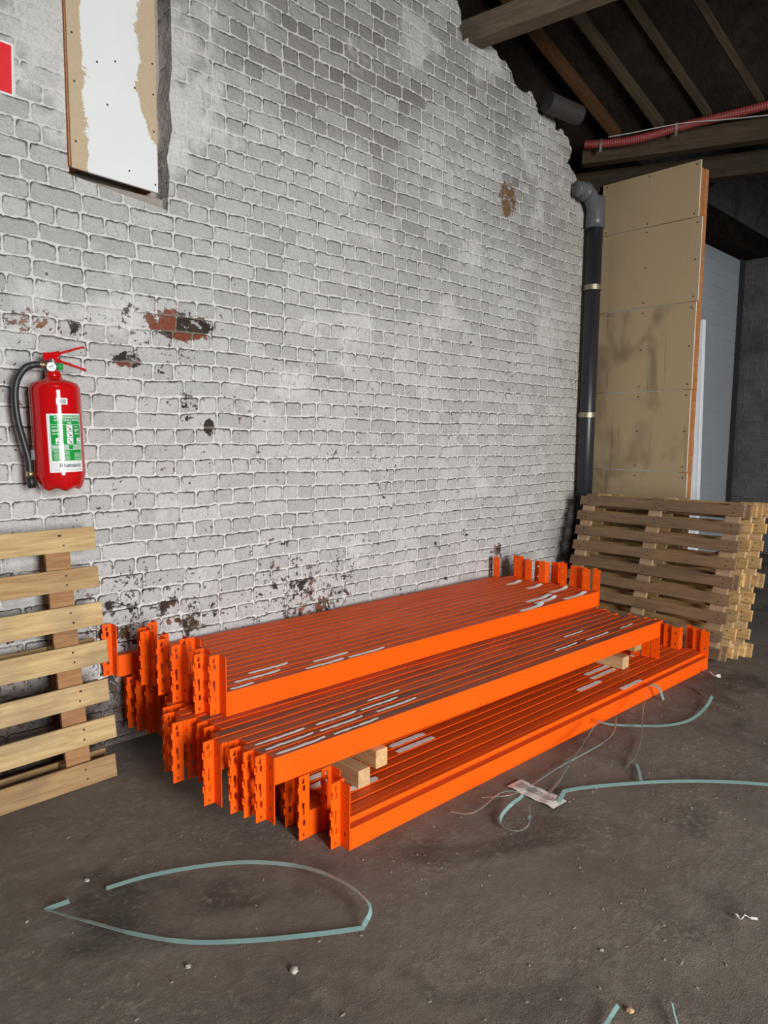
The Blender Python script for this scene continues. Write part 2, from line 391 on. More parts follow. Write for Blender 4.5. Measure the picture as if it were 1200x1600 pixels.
def ribbon(bm, pts, width, thick, tilt):
    pts = [Vector(p) for p in pts]; n = len(pts); rows = []
    for i, p in enumerate(pts):
        d = (pts[min(i+1, n-1)] - pts[max(i-1, 0)]).normalized()
        side = d.cross(Vector((0, 0, 1)))
        side = side.normalized() if side.length > 0.15 else Vector((1, 0, 0))
        upv = side.cross(d).normalized()
        tl = tilt[min(int(i/n*len(tilt)), len(tilt)-1)]
        w = side*math.cos(tl) + upv*math.sin(tl); nn = d.cross(w).normalized()
        rows.append([bm.verts.new(p + w*sx*width/2 + nn*sy*thick/2) for sx, sy in ((-1, -1), (1, -1), (1, 1), (-1, 1))])
    for a, b in zip(rows, rows[1:]):
        for k in range(4): bm.faces.new((a[k], a[(k+1) % 4], b[(k+1) % 4], b[k]))
    bm.faces.new(rows[0][::-1]); bm.faces.new(rows[-1])
def text_bm(s, size, extrude=0.0, align='CENTER', width=None):
    c = bpy.data.curves.new('lettering', 'FONT'); c.body = s; c.size = size; c.extrude = extrude; c.align_x = align; c.align_y = 'CENTER'
    c.resolution_u = 3; c.offset = size*.02
    o = bpy.data.objects.new('lettering', c); COL.objects.link(o); bpy.context.view_layer.update()
    me = bpy.data.meshes.new_from_object(o.evaluated_get(bpy.context.evaluated_depsgraph_get()))
    bm = bmesh.new(); bm.from_mesh(me); bpy.data.objects.remove(o); bpy.data.curves.remove(c); bpy.data.meshes.remove(me)
    if width and bm.verts:
        xs = [v.co.x for v in bm.verts]; k = width/(max(xs)-min(xs)); mid = (max(xs)+min(xs))/2
        for v in bm.verts: v.co.x = (v.co.x-mid)*k
    return bm
ORD = ['front', 'second', 'third', 'fourth', 'fifth', 'sixth', 'seventh', 'eighth', 'ninth', 'tenth', 'eleventh', 'twelfth', 'thirteenth',
       'fourteenth', 'fifteenth', 'sixteenth', 'seventeenth', 'eighteenth', 'nineteenth', 'twentieth', 'twenty-first', 'twenty-second', 'twenty-third']

# ------------------------------------------------------------------ room shell
bm = bmesh.new(); box(bm, ROOM_L, 11.0, ROOM_F-1.5, 5.6, -0.3, 0.0); struct(link('floor', bm, 'floor'))
NX0, NX1, NZ0 = 1.185, 1.632, 2.572        # boarded-up niche
bm = bmesh.new()
def prism(bm, poly, y0, y1):
    a = [bm.verts.new((x, y0, z)) for x, z in poly]; b = [bm.verts.new((x, y1, z)) for x, z in poly]
    bm.faces.new(a); bm.faces.new(b[::-1])
    for i in range(len(poly)): bm.faces.new((a[i], b[i], b[(i+1) % len(poly)], a[(i+1) % len(poly)]))
TH = 0.36
prism(bm, [(ROOM_L, 0), (NX0, 0), (NX0, 5.6), (ROOM_L, 5.6)], WALL, WALL+TH)
# ragged niche edge on its right-hand side
prism(bm, [(NX0, 0), (NX1, 0), (NX1, 2.505), (NX0+.2, 2.53), (NX0, 2.555)], WALL, WALL+TH)
jag = [(2.9, 0), (2.9, 5.3)]
_rg = random.Random(4)
edge = [(3.655, 5.0), (3.664, 4.253), (3.70, 4.16), (3.69, 4.08), (3.72, 4.022), (3.80, 4.10), (3.93, 4.13), (4.038, 4.101), (4.13, 4.06), (4.18, 4.07), (4.26, 4.02), (4.30, 3.955),
        (4.42, 3.94), (4.50, 3.97), (4.57, 3.915), (4.585, 3.86), (4.66, 3.845), (4.70, 3.90), (4.77, 3.905), (4.82, 3.86), (4.835, 3.80), (4.93, 3.83), (5.0, 3.80), (5.055, 3.742),
        (5.05, 3.66), (5.0, 3.612), (5.06, 3.585), (5.13, 3.55), (5.16, 3.47), (5.12, 3.42), (5.20, 3.39), (5.5, 3.36), (5.5, 0)]
prism(bm, [(NX1, 0), (2.9, 0), (2.9, 5.3), (NX1+.03, 5.6), (NX1+.035, 3.15), (NX1+.018, 3.02), (NX1+.03, 2.88), (NX1, 2.74), (NX1+.012, 2.66), (NX1+.004, 2.58), (NX1, 2.505)], WALL, WALL+TH)
bmesh.ops.recalc_face_normals(bm, faces=bm.faces)
_e = []
for _a, _b in zip(edge[:-2], edge[1:-1]):
    _e.append(_a); _k = 3 if (Vector(_a)-Vector(_b)).length < .2 else 8
    for _q in range(1, _k): _e.append((_a[0]+(_b[0]-_a[0])*_q/_k + _rg.uniform(-.014, .014), _a[1]+(_b[1]-_a[1])*_q/_k + _rg.uniform(-.014, .014)))
edge = _e + edge[-2:]
prism(bm, [(2.9, 5.3), (2.9, 0)] + [(5.5, 0)] + edge[::-1][1:], WALL, WALL+TH)
bmesh.ops.recalc_face_normals(bm, faces=bm.faces)
bmesh.ops.triangulate(bm, faces=[f for f in bm.faces if len(f.verts) > 4])
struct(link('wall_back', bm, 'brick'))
bm = bmesh.new(); box(bm, NX0-.02, NX1+.06, WALL+.13, WALL+.2, NZ0-.02, 5.4)
box(bm, NX0+.003, NX1-.003, WALL+.045, WALL+.14, 2.48, NZ0-.01)
struct(link('trim_1', bm, 'mortar'))
# far enclosing walls, all dark
bm = bmesh.new(); box(bm, 11.0, 11.3, ROOM_F, 5.6, 0, 6.5); struct(link('wall_right', bm, 'plain_dark'))
bm = bmesh.new(); box(bm, ROOM_L-.3, ROOM_L, ROOM_F, 5.6, 0, 9.5); struct(link('wall_left', bm, 'plain_dark'))
bm = bmesh.new()
box(bm, ROOM_L, -2.0, ROOM_F-.3, ROOM_F, 0, 9.5); box(bm, 1.8, 11.0, ROOM_F-.3, ROOM_F, 0, 9.5); box(bm, -2.0, 1.8, ROOM_F-.3, ROOM_F, 4.3, 9.5)
struct(link('wall_front', bm, 'plain_dark'))
# door wall of the next bay: deep opening with a ribbed white door, lintel, side reveal
DY = 3.6; SEAM = 9.86
bm = bmesh.new()
box(bm, 5.6, SEAM+.15, DY-.02, DY+.02, 0, 3.76)
for k in range(25): box(bm, 5.6, SEAM+.15, DY-.026, DY-.019, .03+k*.15, .165+k*.15)
struct(link('door_1', bm, 'door'))
bm = bmesh.new(); box(bm, SEAM, SEAM+.3, 1.2, DY-.03, 0, 3.78); struct(link('wall_side', bm, 'dark_brick'))
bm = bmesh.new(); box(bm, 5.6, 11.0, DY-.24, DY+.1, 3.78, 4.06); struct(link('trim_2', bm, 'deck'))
bm = bmesh.new(); box(bm, 5.6, 11.0, DY-.20, DY+.15, 4.06, 6.5); struct(link('wall_upper', bm, 'dark_brick'))
bm = bmesh.new(); box(bm, SEAM-.13, SEAM, DY-.05, DY-.03, 0, 3.78); struct(link('seam_shadow', bm, 'plain_dark'))  # dark strip added as the shadow in the door's end seam
bm = bmesh.new(); box(bm, ROOM_L, 11.0, 5.3, 5.6, 0, 7.0); struct(link('wall_sky_block', bm, 'plain_dark'))  # unseen wall, added to keep sky light out of the gable gap

# roof : plane through the wall plate falling along RD
pA = on_y(905, 228, WALL); pB = on_z(1200, 185, pA.z)
PD = (pB-pA).normalized()
RD = Vector((1776, -310, -911)).normalized()
RN = PD.cross(RD).normalized()
if RN.z < 0: RN = -RN
def roof_pt(s, r, off=0.0): return pA + PD*s - RD*r + RN*off
bm = bmesh.new()
q = [roof_pt(-3.2, -.35, .14), roof_pt(11.5, -.35, .14), roof_pt(11.5, 12, .14), roof_pt(-3.2, 12, .14)]
vs = [bm.verts.new(p) for p in q] + [bm.verts.new(p+RN*.05) for p in q]
for f in ((0, 1, 2, 3), (7, 6, 5, 4), (0, 4, 5, 1), (1, 5, 6, 2), (2, 6, 7, 3), (3, 7, 4, 0)): bm.faces.new([vs[i] for i in f])
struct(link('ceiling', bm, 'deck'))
bm = bmesh.new(); box(bm, 5.0, 11.3, ROOM_F, 5.6, 6.3, 6.4)
vv = [roof_pt(-3.2, -.33, .2), roof_pt(11.5, -.33, .2)]
struct(link('ceiling_2', bm, 'deck'))
feet = [(959, 213), (1027, 196), (1102, 175), (1185, 152)]
words = ['rusty brown rafter nearest the brick gable', 'grey rafter second from the brick gable', 'pale grey rafter third from the brick gable', 'pale grey rafter furthest from the brick gable']
for i, (x, y) in enumerate(feet):
    d = ray(x, y); n = PD.cross(Vector((0, 0, 1)))
    foot = EYE + d*((pA-EYE).dot(n)/d.dot(n))
    a = foot + RD*.05; b = foot - RD*8
    bm = bmesh.new(); L = (b-a).length
    box(bm, 0, L, -.026, .026, 0, .135)
    o = link('roof_rafter', bm, 'roof_wood', bevel=.004)
    xa = (b-a).normalized(); za = (RN - xa*RN.dot(xa)).normalized(); ya = za.cross(xa)
    o.matrix_world = Matrix.Translation(a) @ Matrix((xa, ya, za)).transposed().to_4x4()
    o.color = (.50, .33, .23, 1) if i == 0 else (.44, .43, .40, 1)
    tag(o, words[i], 'rafter', 'roof rafters'); struct(o)
def timber(name, a, b, w, h, label, cat='beam', m='roof_wood', color=(1, 1, 1, 1)):
    a, b = Vector(a), Vector(b); bm = bmesh.new(); L = (b-a).length
    box(bm, 0, L, -w/2, w/2, 0, h)
    o = link(name, bm, m, bevel=.006)
    xa = (b-a).normalized(); ya = Vector((0, 0, 1)).cross(xa).normalized(); za = xa.cross(ya)
    o.matrix_world = Matrix.Translation(a) @ Matrix((xa, ya, za)).transposed().to_4x4()
    o.color = color; tag(o, label, cat); struct(o); return o
zb = pA.z-.15
a0 = Vector((pA.x+.02, pA.y, zb))
timber('timber_beam', a0 + PD*.02, a0 + PD*6, .10, .15, 'long dark roof beam the red conduit runs along', color=(.45, .43, .41, 1))
a1 = Vector((pA.x+.40, pA.y, zb-.12))
timber('timber_beam', a1 - PD*.30, a1 + PD*6, .12, .168, 'second darker beam directly under the one with the red conduit', color=(.35, .33, .32, 1))
p = on_y(735, 67, WALL); q = on_z(919, 0, p.z); d = (q-p).normalized()
timber('timber_beam', p - d*.25 + Vector((.05, 0, 0)), p + d*6, .13, .15, 'grey timber purlin bearing on the brick wall at the top of the picture', color=(1.2, 1.22, 1.22, 1))
a = on_y(1103, 296, 2.9); b = on_y(1206, 206, 2.9)
a = Vector((7.2, 3.30, on_y(1103, 296, 3.30).z)); 
a = on_y(1095, 302, 3.30); b = on_y(1215, 200, 3.30)
timber('timber_brace', a, b + (b-a)*.4, .09, .10, 'dark slanting timber brace in front of the gloomy upper brick wall', 'brace', color=(.35, .35, .35, 1))
# grey vent pipe stub between the first rafters
c = on_y(885, 168, 3.05)
bm = bmesh.new(); tube(bm, [c + Vector((-.18, .05, 0)), c + Vector((.14, -.02, -.02))], .07, 20)
tag(link('vent_pipe', bm, 'hole', smooth=False), 'dark grey round vent pipe stub behind the first rafter', 'pipe')

# red ribbed conduit with clips and pale cable
def on_plane(px, py, off):
    n = PD.cross(Vector((0, 0, 1))).normalized()
    if n.x > 0: n = -n
    d = ray(px, py); p0 = pA + n*off
    return EYE + d*((p0-EYE).dot(n)/d.dot(n))
cp = [on_plane(x, y, .11) for x, y in ((914, 226), (935, 225), (975, 221), (1020, 211), (1060, 199), (1100, 189), (1150, 177), (1200, 164), (1260, 148))]
con = empty('ribbed_conduit', 'dusty red ribbed conduit running along the roof beam', 'conduit', cp[0])
pts = spline(cp, 40); rads = [.030 + .0035*math.sin(i*1.9) for i in range(len(pts))]
bm = bmesh.new(); tube(bm, [p - cp[0] for p in pts], rads, 12); link('conduit_tube', bm, 'hose', con, True)
for x, y in ((939, 225), (1057, 199)):
    c = on_plane(x, y, .11) - cp[0]
    bm = bmesh.new(); tube(bm, [c - PD*.008, c + PD*.008], .037, 14); box(bm, c.x-.01, c.x+.01, c.y-.008, c.y+.008, c.z-.062, c.z-.03)
    link('clip', bm, 'steel', con)
cc = spline([on_plane(x, y, .155) for x, y in ((950, 214), (985, 208), (1040, 197), (1080, 191), (1130, 187), (1200, 180), (1260, 174))], 8)
bm = bmesh.new(); tube(bm, cc, .0042, 8); tag(link('cable', bm, 'cable', smooth=True), 'thin pale cable slung alongside the red conduit', 'cable')

# ------------------------------------------------------------------ drain pipe in the corner
PX, PY, PR = 5.315, 3.095, .064
dp = empty('drain_pipe', 'black drain pipe with grey elbow in the wall corner', 'pipe', (PX, PY, 0))
bm = bmesh.new(); tube(bm, [(0, 0, 0), (0, 0, 3.22)], PR, 28); link('pipe_run', bm, 'black_pipe', dp, True)
bm = bmesh.new(); tube(bm, [(0, 0, 3.16), (0, 0, 3.22), (0, 0, 3.36), (0, 0, 3.40)], [PR+.012, PR+.012, PR+.006, PR+.006], 28)
el = spline([(-.02, 0, 3.30), (-.10, -.01, 3.38), (-.19, -.005, 3.41), (-.27, .02, 3.41)], 7); tube(bm, el, [PR*.92]*len(el), 24)
tube(bm, [(-.155, -.01, 3.40), (-.20, .0, 3.41)], PR+.006, 24)
link('elbow', bm, 'grey_pipe', dp, True)
for z in (2.69, 1.66):
    bm = bmesh.new(); tube(bm, [(0, 0, z-.02), (0, 0, z+.02)], PR+.006, 28); box(bm, -.012, .012, PR-.01, WALL-PY, z-.012, z+.012)
    link('pipe_clip', bm, 'clip', dp)

# ------------------------------------------------------------------ plasterboard partition
BX = 5.5
part = empty('plasterboard_partition', 'tan plasterboard panels screwed to an orange stud beside the drain pipe', 'partition', (BX, 2.75, 0))
seams = [(3.135, 3.543, 3.135, 2.335), (2.512, 3.130, 3.165, 2.305), (1.850, 2.507, 3.165, 2.315), (1.212, 1.845, 3.165, 2.318), (.56, 1.207, 3.165, 2.312)]
stain = [.12, .15, 1.0, .75, 1.0]
for (z0, z1, yl, yr), sa in zip(seams, stain):
    bm = bmesh.new(); box(bm, -.0125, 0, yr-2.75, yl-2.75, z0+.0006, z1)
    o = link('plasterboard_panel', bm, ['gyp', 'gypsum'], part); o.color = (1, 1, 1, sa)
    for p in o.data.polygons:
        if abs(p.normal.y) > .5: p.material_index = 1
    for yy, zz_ in ((.04, .06), (.04, .5), (.04, .94), (.5, .06), (.5, .5), (.5, .94), (.95, .06), (.95, .94)):
        if zz_ == .5 and z1-z0 < .5: continue
        b2 = bmesh.new(); cy = yr-2.75 + (yl-yr)*yy; cz = z0+(z1-z0)*zz_
        tube(b2, [(-.0145, cy, cz), (-.010, cy, cz)], .006, 8); link('screw', b2, 'hole', o)
bm = bmesh.new(); box(bm, .001, .06, 2.345-2.75, 2.385-2.75, 0, 3.50); link('stud', bm, 'stud', part)
bm = bmesh.new(); box(bm, .001, .06, 3.11-2.75, 3.15-2.75, 0, 3.50); link('stud', bm, 'stud', part)
bm = bmesh.new(); box(bm, .0, .05, 2.300-2.75, 2.344-2.75, 0, 3.47); link('stud', bm, 'stud', part)
# white wrapped profile standing behind the partition edge
a = on_x(1097, 500, 5.75); b = on_x(1087, 790, 5.75)
top = Vector((a.x, a.y, a.z)); dirv = (b-a).normalized(); base = b + dirv*(b.z/-dirv.z)
bm = bmesh.new(); bar(bm, base, top, .045, .05, (1, 0, 0)); bar(bm, base + Vector((-.02, .04, 0)), top + Vector((-.02, .04, -.02)), .03, .06, (1, 0, 0))
tag(link('white_profile', bm, 'plastic_white', bevel=.004), 'white plastic-wrapped strip standing upright behind the plasterboard edge', 'profile')

# ------------------------------------------------------------------ boarded niche panel
NB = WALL-.03
nb = empty('niche_board', 'tan board roughly painted white covering a wall niche', 'board', (1.185, NB, 2.565), (0, 0, 0))
bm = bmesh.new(); poly = [(0, .012), (.385, -.002), (.392, 2.6), (-.01, 2.6)]
prism(bm, poly, 0, .013); bmesh.ops.recalc_face_normals(bm, faces=bm.faces); link('board', bm, 'niche', nb)
for x0 in (-.006, .345):
    bm = bmesh.new(); box(bm, x0, x0+.045, .0135, .155, .02, 2.6); link('batten', bm, 'stud', nb)
for x, z in ((.02, .12), (.022, .36), (.018, .55), (.02, .80), (.372, .03), (.37, .26), (.372, .42), (.37, .55), (.25, .06), (.16, .31), (.285, .42), (.12, .47), (.2, .5)):
    bm = bmesh.new(); tube(bm, [(x, -.002, z), (x, .003, z)], .0045, 8); link('screw', bm, 'hole', nb)

# red sign at the frame's edge
sg = empty('red_sign', 'red wall sign with white border left of the boarded niche', 'sign', (.78, WALL-.006, 2.9))
bm = bmesh.new(); box(bm, -.2, .2, 0, .004, -.1, .1); link('sign_plate', bm, 'white', sg)
bm = bmesh.new(); box(bm, -.192, .192, -.001, .001, -.092, .092); link('red_field', bm, 'red_matte', sg)
sg.rotation_euler = (0, math.radians(1.5), 0)

# ------------------------------------------------------------------ fire extinguisher
EX, EY, EZ, ER = 1.064, 3.068, 1.226, .098
ex = empty('fire_extinguisher', 'red powder fire extinguisher with green label and black hose hung on the brick wall', 'fire extinguisher',
           (EX, EY, EZ), (0, math.radians(-1.6), 0))
H = .448
bm = bmesh.new()
prof = [(.02, .012), (ER*.55, .006), (ER*.74, .0), (ER*.86, .012), (ER*.96, .045), (ER, .065), (ER*1.004, .067), (ER, .069), (ER, H-.042), (ER*.985, H-.026), (ER*.91, H-.010), (ER*.7, H+.0005), (ER*.42, H+.008), (.034, H+.013), (.03, H+.02)]
lathe(bm, prof, 48)
for v in bm.verts:                                   # scalloped foot
    if v.co.z < .02 and v.co.xy.length > ER*.5:
        a = math.atan2(v.co.y, v.co.x); v.co.z += .011*(1+math.cos(a*6+.4))*.5
link('cylinder', bm, 'red', ex, True)
bm = bmesh.new(); lathe(bm, [(.03, H+.012), (.03, H+.03), (.026, H+.036), (.026, H+.04)], 28); link('neck_ring', bm, 'red', ex, True)
bm = bmesh.new(); lathe(bm, [(.022, H+.036), (.022, H+.075), (.016, H+.085), (.016, H+.10)], 24); vb = link('valve_body', bm, 'steel', ex, True)
# camera-facing direction of the extinguisher
view = Vector((-EX, -EY, 0)).normalized(); side = Vector((-view.y, view.x, 0))     # side points right as seen
if side.dot(Vector((1, 0, 0))) < 0: side = -side
g = view*.022 + Vector((0, 0, H+.057)) - side*.006
bm = bmesh.new(); tube(bm, [g, g + view*.016], .017, 20); ga = link('pressure_gauge', bm, 'steel', ex)
bm = bmesh.new(); tube(bm, [g + view*.0162, g + view*.0172], .0135, 20); link('dial', bm, 'white', ga)
bm = bmesh.new(); c = g + view*.0178; bar(bm, c - side*.008 - Vector((0, 0, .002)), c + side*.006 + Vector((0, 0, .005)), .003, .001, view); link('needle', bm, 'ink', ga)
bm = bmesh.new(); c = side*.026 + view*.012 + Vector((0, 0, H+.06)); tube(bm, [c - Vector((0, 0, .013)), c + Vector((0, 0, .013))], .012, 12); link('safety_seal', bm, 'green', ex, True)
up = Vector((0, 0, 1))
bm = bmesh.new()
L0 = -side*.035 + up*(H+.092); L1 = side*.03 + up*(H+.115); L2 = side*.115 + up*(H+.142); L3 = side*.125+up*(H+.140)
bar(bm, L0, L1, .030, .022, up); bar(bm, L0 + up*.01, side*.02 + up*(H+.105), .032, .028, up); bar(bm, L1, L2, .026, .009, up); bar(bm, L2, L3, .022, .009, up)
link('squeeze_lever', bm, 'red', ex, bevel=.003)
bm = bmesh.new()
bar(bm, side*.0 + up*(H+.085), side*.03 + up*(H+.083), .03, .018, up); bar(bm, side*.025 + up*(H+.083), side*.115 + up*(H+.052), .026, .010, up); bar(bm, side*.112 + up*(H+.053), side*.126 + up*(H+.046), .024, .010, up)
link('carry_handle', bm, 'red', ex, bevel=.003)
lf = -side
hp = [lf*.020 + up*(H+.066), lf*.045 + up*(H+.067), lf*.075 + up*(H+.064), lf*.105 + up*(H+.048), lf*.135 + up*(H-.0), lf*.146 + up*(H-.07), lf*.142 + up*(H-.16), lf*.126 + up*(H-.25), lf*.113 + up*(H-.32), lf*.112 + up*(.06)]
hp = [p + view*(.02 if i < 3 else .028) for i, p in enumerate(hp)]
hs = spline(hp[1:], 8)
bm = bmesh.new(); tube(bm, hs, .0135, 14); ho = link('hose', bm, 'rubber', ex, True)
bm = bmesh.new(); tube(bm, [hp[0], hp[1] + lf*.012], .0085, 12); tube(bm, [hp[1]-lf*.008, hp[1]+lf*.01], .0115, 12); link('hose_coupling', bm, 'brass', ex, True)
n0 = hp[-1]
bm = bmesh.new(); tube(bm, [n0 + up*.022, n0 + up*.002], .0150, 14); link('ferrule', bm, 'brass', ho, True)
bm = bmesh.new(); tube(bm, [n0 + up*.002, n0 - up*.045 - side*-.004], [.0150, .0165], 14); link('nozzle', bm, 'rubber', ex, True)
bm = bmesh.new(); c = lf*(ER-.002) + view*.03 + up*.15; box(bm, c.x-.010, c.x+.012, c.y-.008, c.y+.008, c.z-.02, c.z+.02); link('hose_clip', bm, 'grey_pipe', ex)
bm = bmesh.new(); box(bm, -.03, .03, ER-.01, WALL-EY+.0, H-.12, H-.03); link('wall_bracket', bm, 'steel', ex)
# label wrapped on the cylinder: (s, z) -> surface; s metres to the right of the facing line
def wrap(s, z, off):
    a = s/ER; d = view*math.cos(a) + side*math.sin(a); return d*(ER+off) + up*z
def patch(name, s0, s1, z0, z1, off, m, parent, n=14):
    bm = bmesh.new(); rows = [[bm.verts.new(wrap(s0+(s1-s0)*k/n, z, off)) for k in range(n+1)] for z in (z0, z1)]
    for k in range(n): bm.faces.new((rows[0][k], rows[0][k+1], rows[1][k+1], rows[1][k]))
    return link(name, bm, m, parent)
def wtext(name, s, size, sc, zc, off, m, parent, width):
    bm = text_bm(s, size, width=width)
    bmesh.ops.subdivide_edges(bm, edges=[e for e in bm.edges if e.calc_length() > .006], cuts=2)
    bmesh.ops.triangulate(bm, faces=bm.faces)
    for v in bm.verts: v.co = wrap(sc+v.co.x, zc+v.co.y, off)
    return link(name, bm, m, parent)
S0, S1 = -.038, .105
lab = patch('label', S0, S1, .078, .315, .0006, 'white', ex)
SC = (S0+S1)/2+.004; hw = .063
patch('green_heading', SC-hw, SC+hw, .272, .308, .0010, 'green', lab)
patch('green_field', SC-hw, SC+hw, .190, .2705, .0010, 'green', lab)
patch('green_band', SC-hw, SC+hw, .170, .1885, .0010, 'green', lab)
patch('green_footer', SC-hw, SC+hw, .125, .1685, .0010, 'green', lab)
wtext('lettering', 'POEDERSNELBLUSSER', .011, SC+.006, .3005, .0014, 'white', lab, .104)
wtext('lettering', 'EXTINCTEUR A POUDRE', .011, SC+.006, .2885, .0014, 'white', lab, .104)
wtext('lettering', 'ABC', .010, SC+.01, .2785, .0014, 'white', lab, .018)
for zc, w in ((.2625, .026), (.2505, .032), (.245, .022), (.234, .036)):
    patch('small_print', SC-.058, SC-.058+w, zc-.0014, zc+.0014, .0014, 'white', lab, 4)
    patch('small_print', SC+.030, SC+.030+w*.75, zc-.0014, zc+.0014, .0014, 'white', lab, 4)
for k, zc in enumerate((.257, .231, .205)):
    pg = patch('pictogram', SC-.003, SC+.022, zc-.0115, zc+.0125, .0014, 'white', lab, 5)
    patch('figure', SC+.008, SC+.016, zc-.007, zc-.001, .0018, 'ink', lab, 3)
    patch('figure', SC+.002, SC+.009, zc+.001, zc+.006, .0018, 'grey_ink', lab, 3)
for s in (-.046, .040):
    patch('pictogram', SC+s, SC+s+.020, .193, .217, .0014, 'white', lab, 5)
    patch('figure', SC+s+.004, SC+s+.012, .197, .203, .0018, 'ink', lab, 3)
    patch('figure', SC+s+.012, SC+s+.018, .208, .214, .0018, 'grey_ink', lab, 3)
for zc in (.1845, .1795, .1745):
    patch('small_print', SC-.060, SC+.003, zc-.0015, zc+.0013, .0014, 'white', lab, 6)
    patch('small_print', SC+.020, SC+.060, zc-.0015, zc+.0013, .0014, 'white', lab, 6)
for k in range(8):
    zc = .1635-k*.0048
    patch('small_print', SC-.056, SC+.004, zc-.0007, zc+.0007, .0014, 'white', lab, 6)
    if k > 1: patch('small_print', SC+.024, SC+.058, zc-.0007, zc+.0007, .0014, 'white', lab, 6)
wtext('maker_name', 'Blumaco', .024, SC+.008, .106, .0014, 'ink', lab, .088)
patch('small_print', SC-.055, SC+.058, .0868, .0884, .0014, 'grey_ink', lab, 10)
bc = patch('barcode_sticker', .003, .046, .352, .378, .0006, 'white', ex, 6)
for k in range(11):
    s = .010 + k*.0028; patch('barcode_line', s, s+(.0017 if k % 3 else .0009), .356, .373, .0010, 'ink', bc, 1)

# ------------------------------------------------------------------ racking beams
LEN, DEP, BH, CH = 2.83, .054, .10, .243
def body_bm(L, ledge_front):
    bm = bmesh.new()
    if ledge_front: prof = [(0, 0), (0, .080), (.034, .080), (.034, BH), (DEP, BH), (DEP, 0)]
    else: prof = [(0, 0), (0, BH), (.043, BH), (.044, BH-.003), (DEP, BH-.003), (DEP, 0)]
    a = [bm.verts.new((0.004, y, z)) for y, z in prof]; b = [bm.verts.new((L-.004, y, z)) for y, z in prof]
    bm.faces.new(a); bm.faces.new(b[::-1])
    for i in range(len(prof)): bm.faces.new((a[i], b[i], b[(i+1) % len(prof)], a[(i+1) % len(prof)]))
    bmesh.ops.recalc_face_normals(bm, faces=bm.faces); return bm
def holed(cols, rows, holes):
    """sheet of cells in (c, r) with the cells in holes left out"""
    cells = []
    for i in range(len(cols)-1):
        for j in range(len(rows)-1):
            if (i, j) not in holes: cells.append((cols[i], cols[i+1], rows[j], rows[j+1]))
    return cells
def connector_bm(right=False, flange_back=True):
    """end plate at x = 0 across the beam, slotted flange running away from the beam"""
    bm = bmesh.new(); T = .0035; sgn = 1 if right else -1
    def cell_plate(c0, c1, r0, r1):      # plate in y-z
        x0, x1 = (0, T) if right else (-T, 0); box(bm, x0, x1, c0, c1, r0, r1)
    def cell_fl(c0, c1, r0, r1):
        y0, y1 = (DEP-T, DEP) if flange_back else (0, T)
        x0, x1 = sorted((sgn*c0, sgn*c1)); box(bm, x0, x1, y0, y1, r0, r1)
    rows = [0, .010, .022, .052, .074, .080, .092, .118, .140, .150, .184, .206, .212, .224, .232, CH]
    fl = [T, .019, .0225, .0285, .032, .046]
    hol = {(2, 1), (2, 3), (1, 3), (2, 7), (3, 7), (2, 6), (2, 10), (1, 10), (2, 12), (3, 12), (2, 13)}
    for c in holed(fl, rows, hol): cell_fl(*c)
    prow = [0, .045, .060, .12, .135, .195, .21, CH]; pcol = [0, .021, .032, DEP]
    for c in holed(pcol, prow, {(1, 1), (1, 3), (1, 5)}): cell_plate(*c)
    # hooked tongues
    for z in (.060, .122, .188):
        y0, y1 = (DEP-.012, DEP-T) if flange_back else (T, .012)
        x0, x1 = sorted((sgn*.0425, sgn*.046)); box(bm, x0, x1, y0, y1, z, z+.022)
        x0, x1 = sorted((sgn*.046, sgn*.051)); yy = (DEP-T, DEP) if flange_back else (0, T); box(bm, x0, x1, yy[0], yy[1], z-.008, z+.016)
    bmesh.ops.remove_doubles(bm, verts=bm.verts, dist=.0001)
    seen = {}
    for f in bm.faces: seen.setdefault(tuple(sorted(v.index for v in f.verts)), []).append(f)
    bm.verts.index_update(); seen = {}
    for f in bm.faces: seen.setdefault(frozenset(v.index for v in f.verts), []).append(f)
    kill = [f for k in seen.values() if len(k) > 1 for f in k]
    bmesh.ops.delete(bm, geom=kill, context='FACES')
    return bm
PROTO = {}
def proto(key, bm):
    o = link(key, bm, 'orange', bevel=0.0); me = o.data; bpy.data.objects.remove(o); PROTO[key] = me
proto('beam_a', body_bm(LEN, False)); proto('beam_b', body_bm(3.0, True)); proto('beam_c', body_bm(3.0, False))
for r in (False, True):
    for fb in (False, True): proto(('conn', r, fb).__repr__(), connector_bm(r, fb))
def mesh_obj(name, me, parent, loc=(0, 0, 0), dust_shade=1.0):
    o = bpy.data.objects.new(name, me); COL.objects.link(o); o.parent = parent; o.location = loc; o.color = (1, 1, 1, dust_shade); return o
BEAMS = []
def rack_beam(x, y, z, kind, flange_back, hang, label, group, yaw, dust_shade):
    r = empty('rack_beam', label, 'rack beam', (x, y, z), (0, 0, yaw), group)
    L = LEN if kind == 'beam_a' else 3.0
    b = mesh_obj('beam_body', PROTO[kind], r, dust_shade=dust_shade)
    bv = b.modifiers.new('bevel', 'BEVEL'); bv.width = .002; bv.segments = 2; bv.limit_method = 'ANGLE'
    cz = BH-CH if hang else 0.0
    fb2 = flange_back
    mesh_obj('end_connector', PROTO[('conn', False, flange_back).__repr__()], r, (0.002, 0, cz), dust_shade*.5)
    mesh_obj('end_connector', PROTO[('conn', True, fb2).__repr__()], r, (L-.002, 0, cz), dust_shade*.5)
    BEAMS.append((r, b, kind)); return r
rnd = random.Random(5)
YAW = math.radians(-1.0); PITCH = .0565
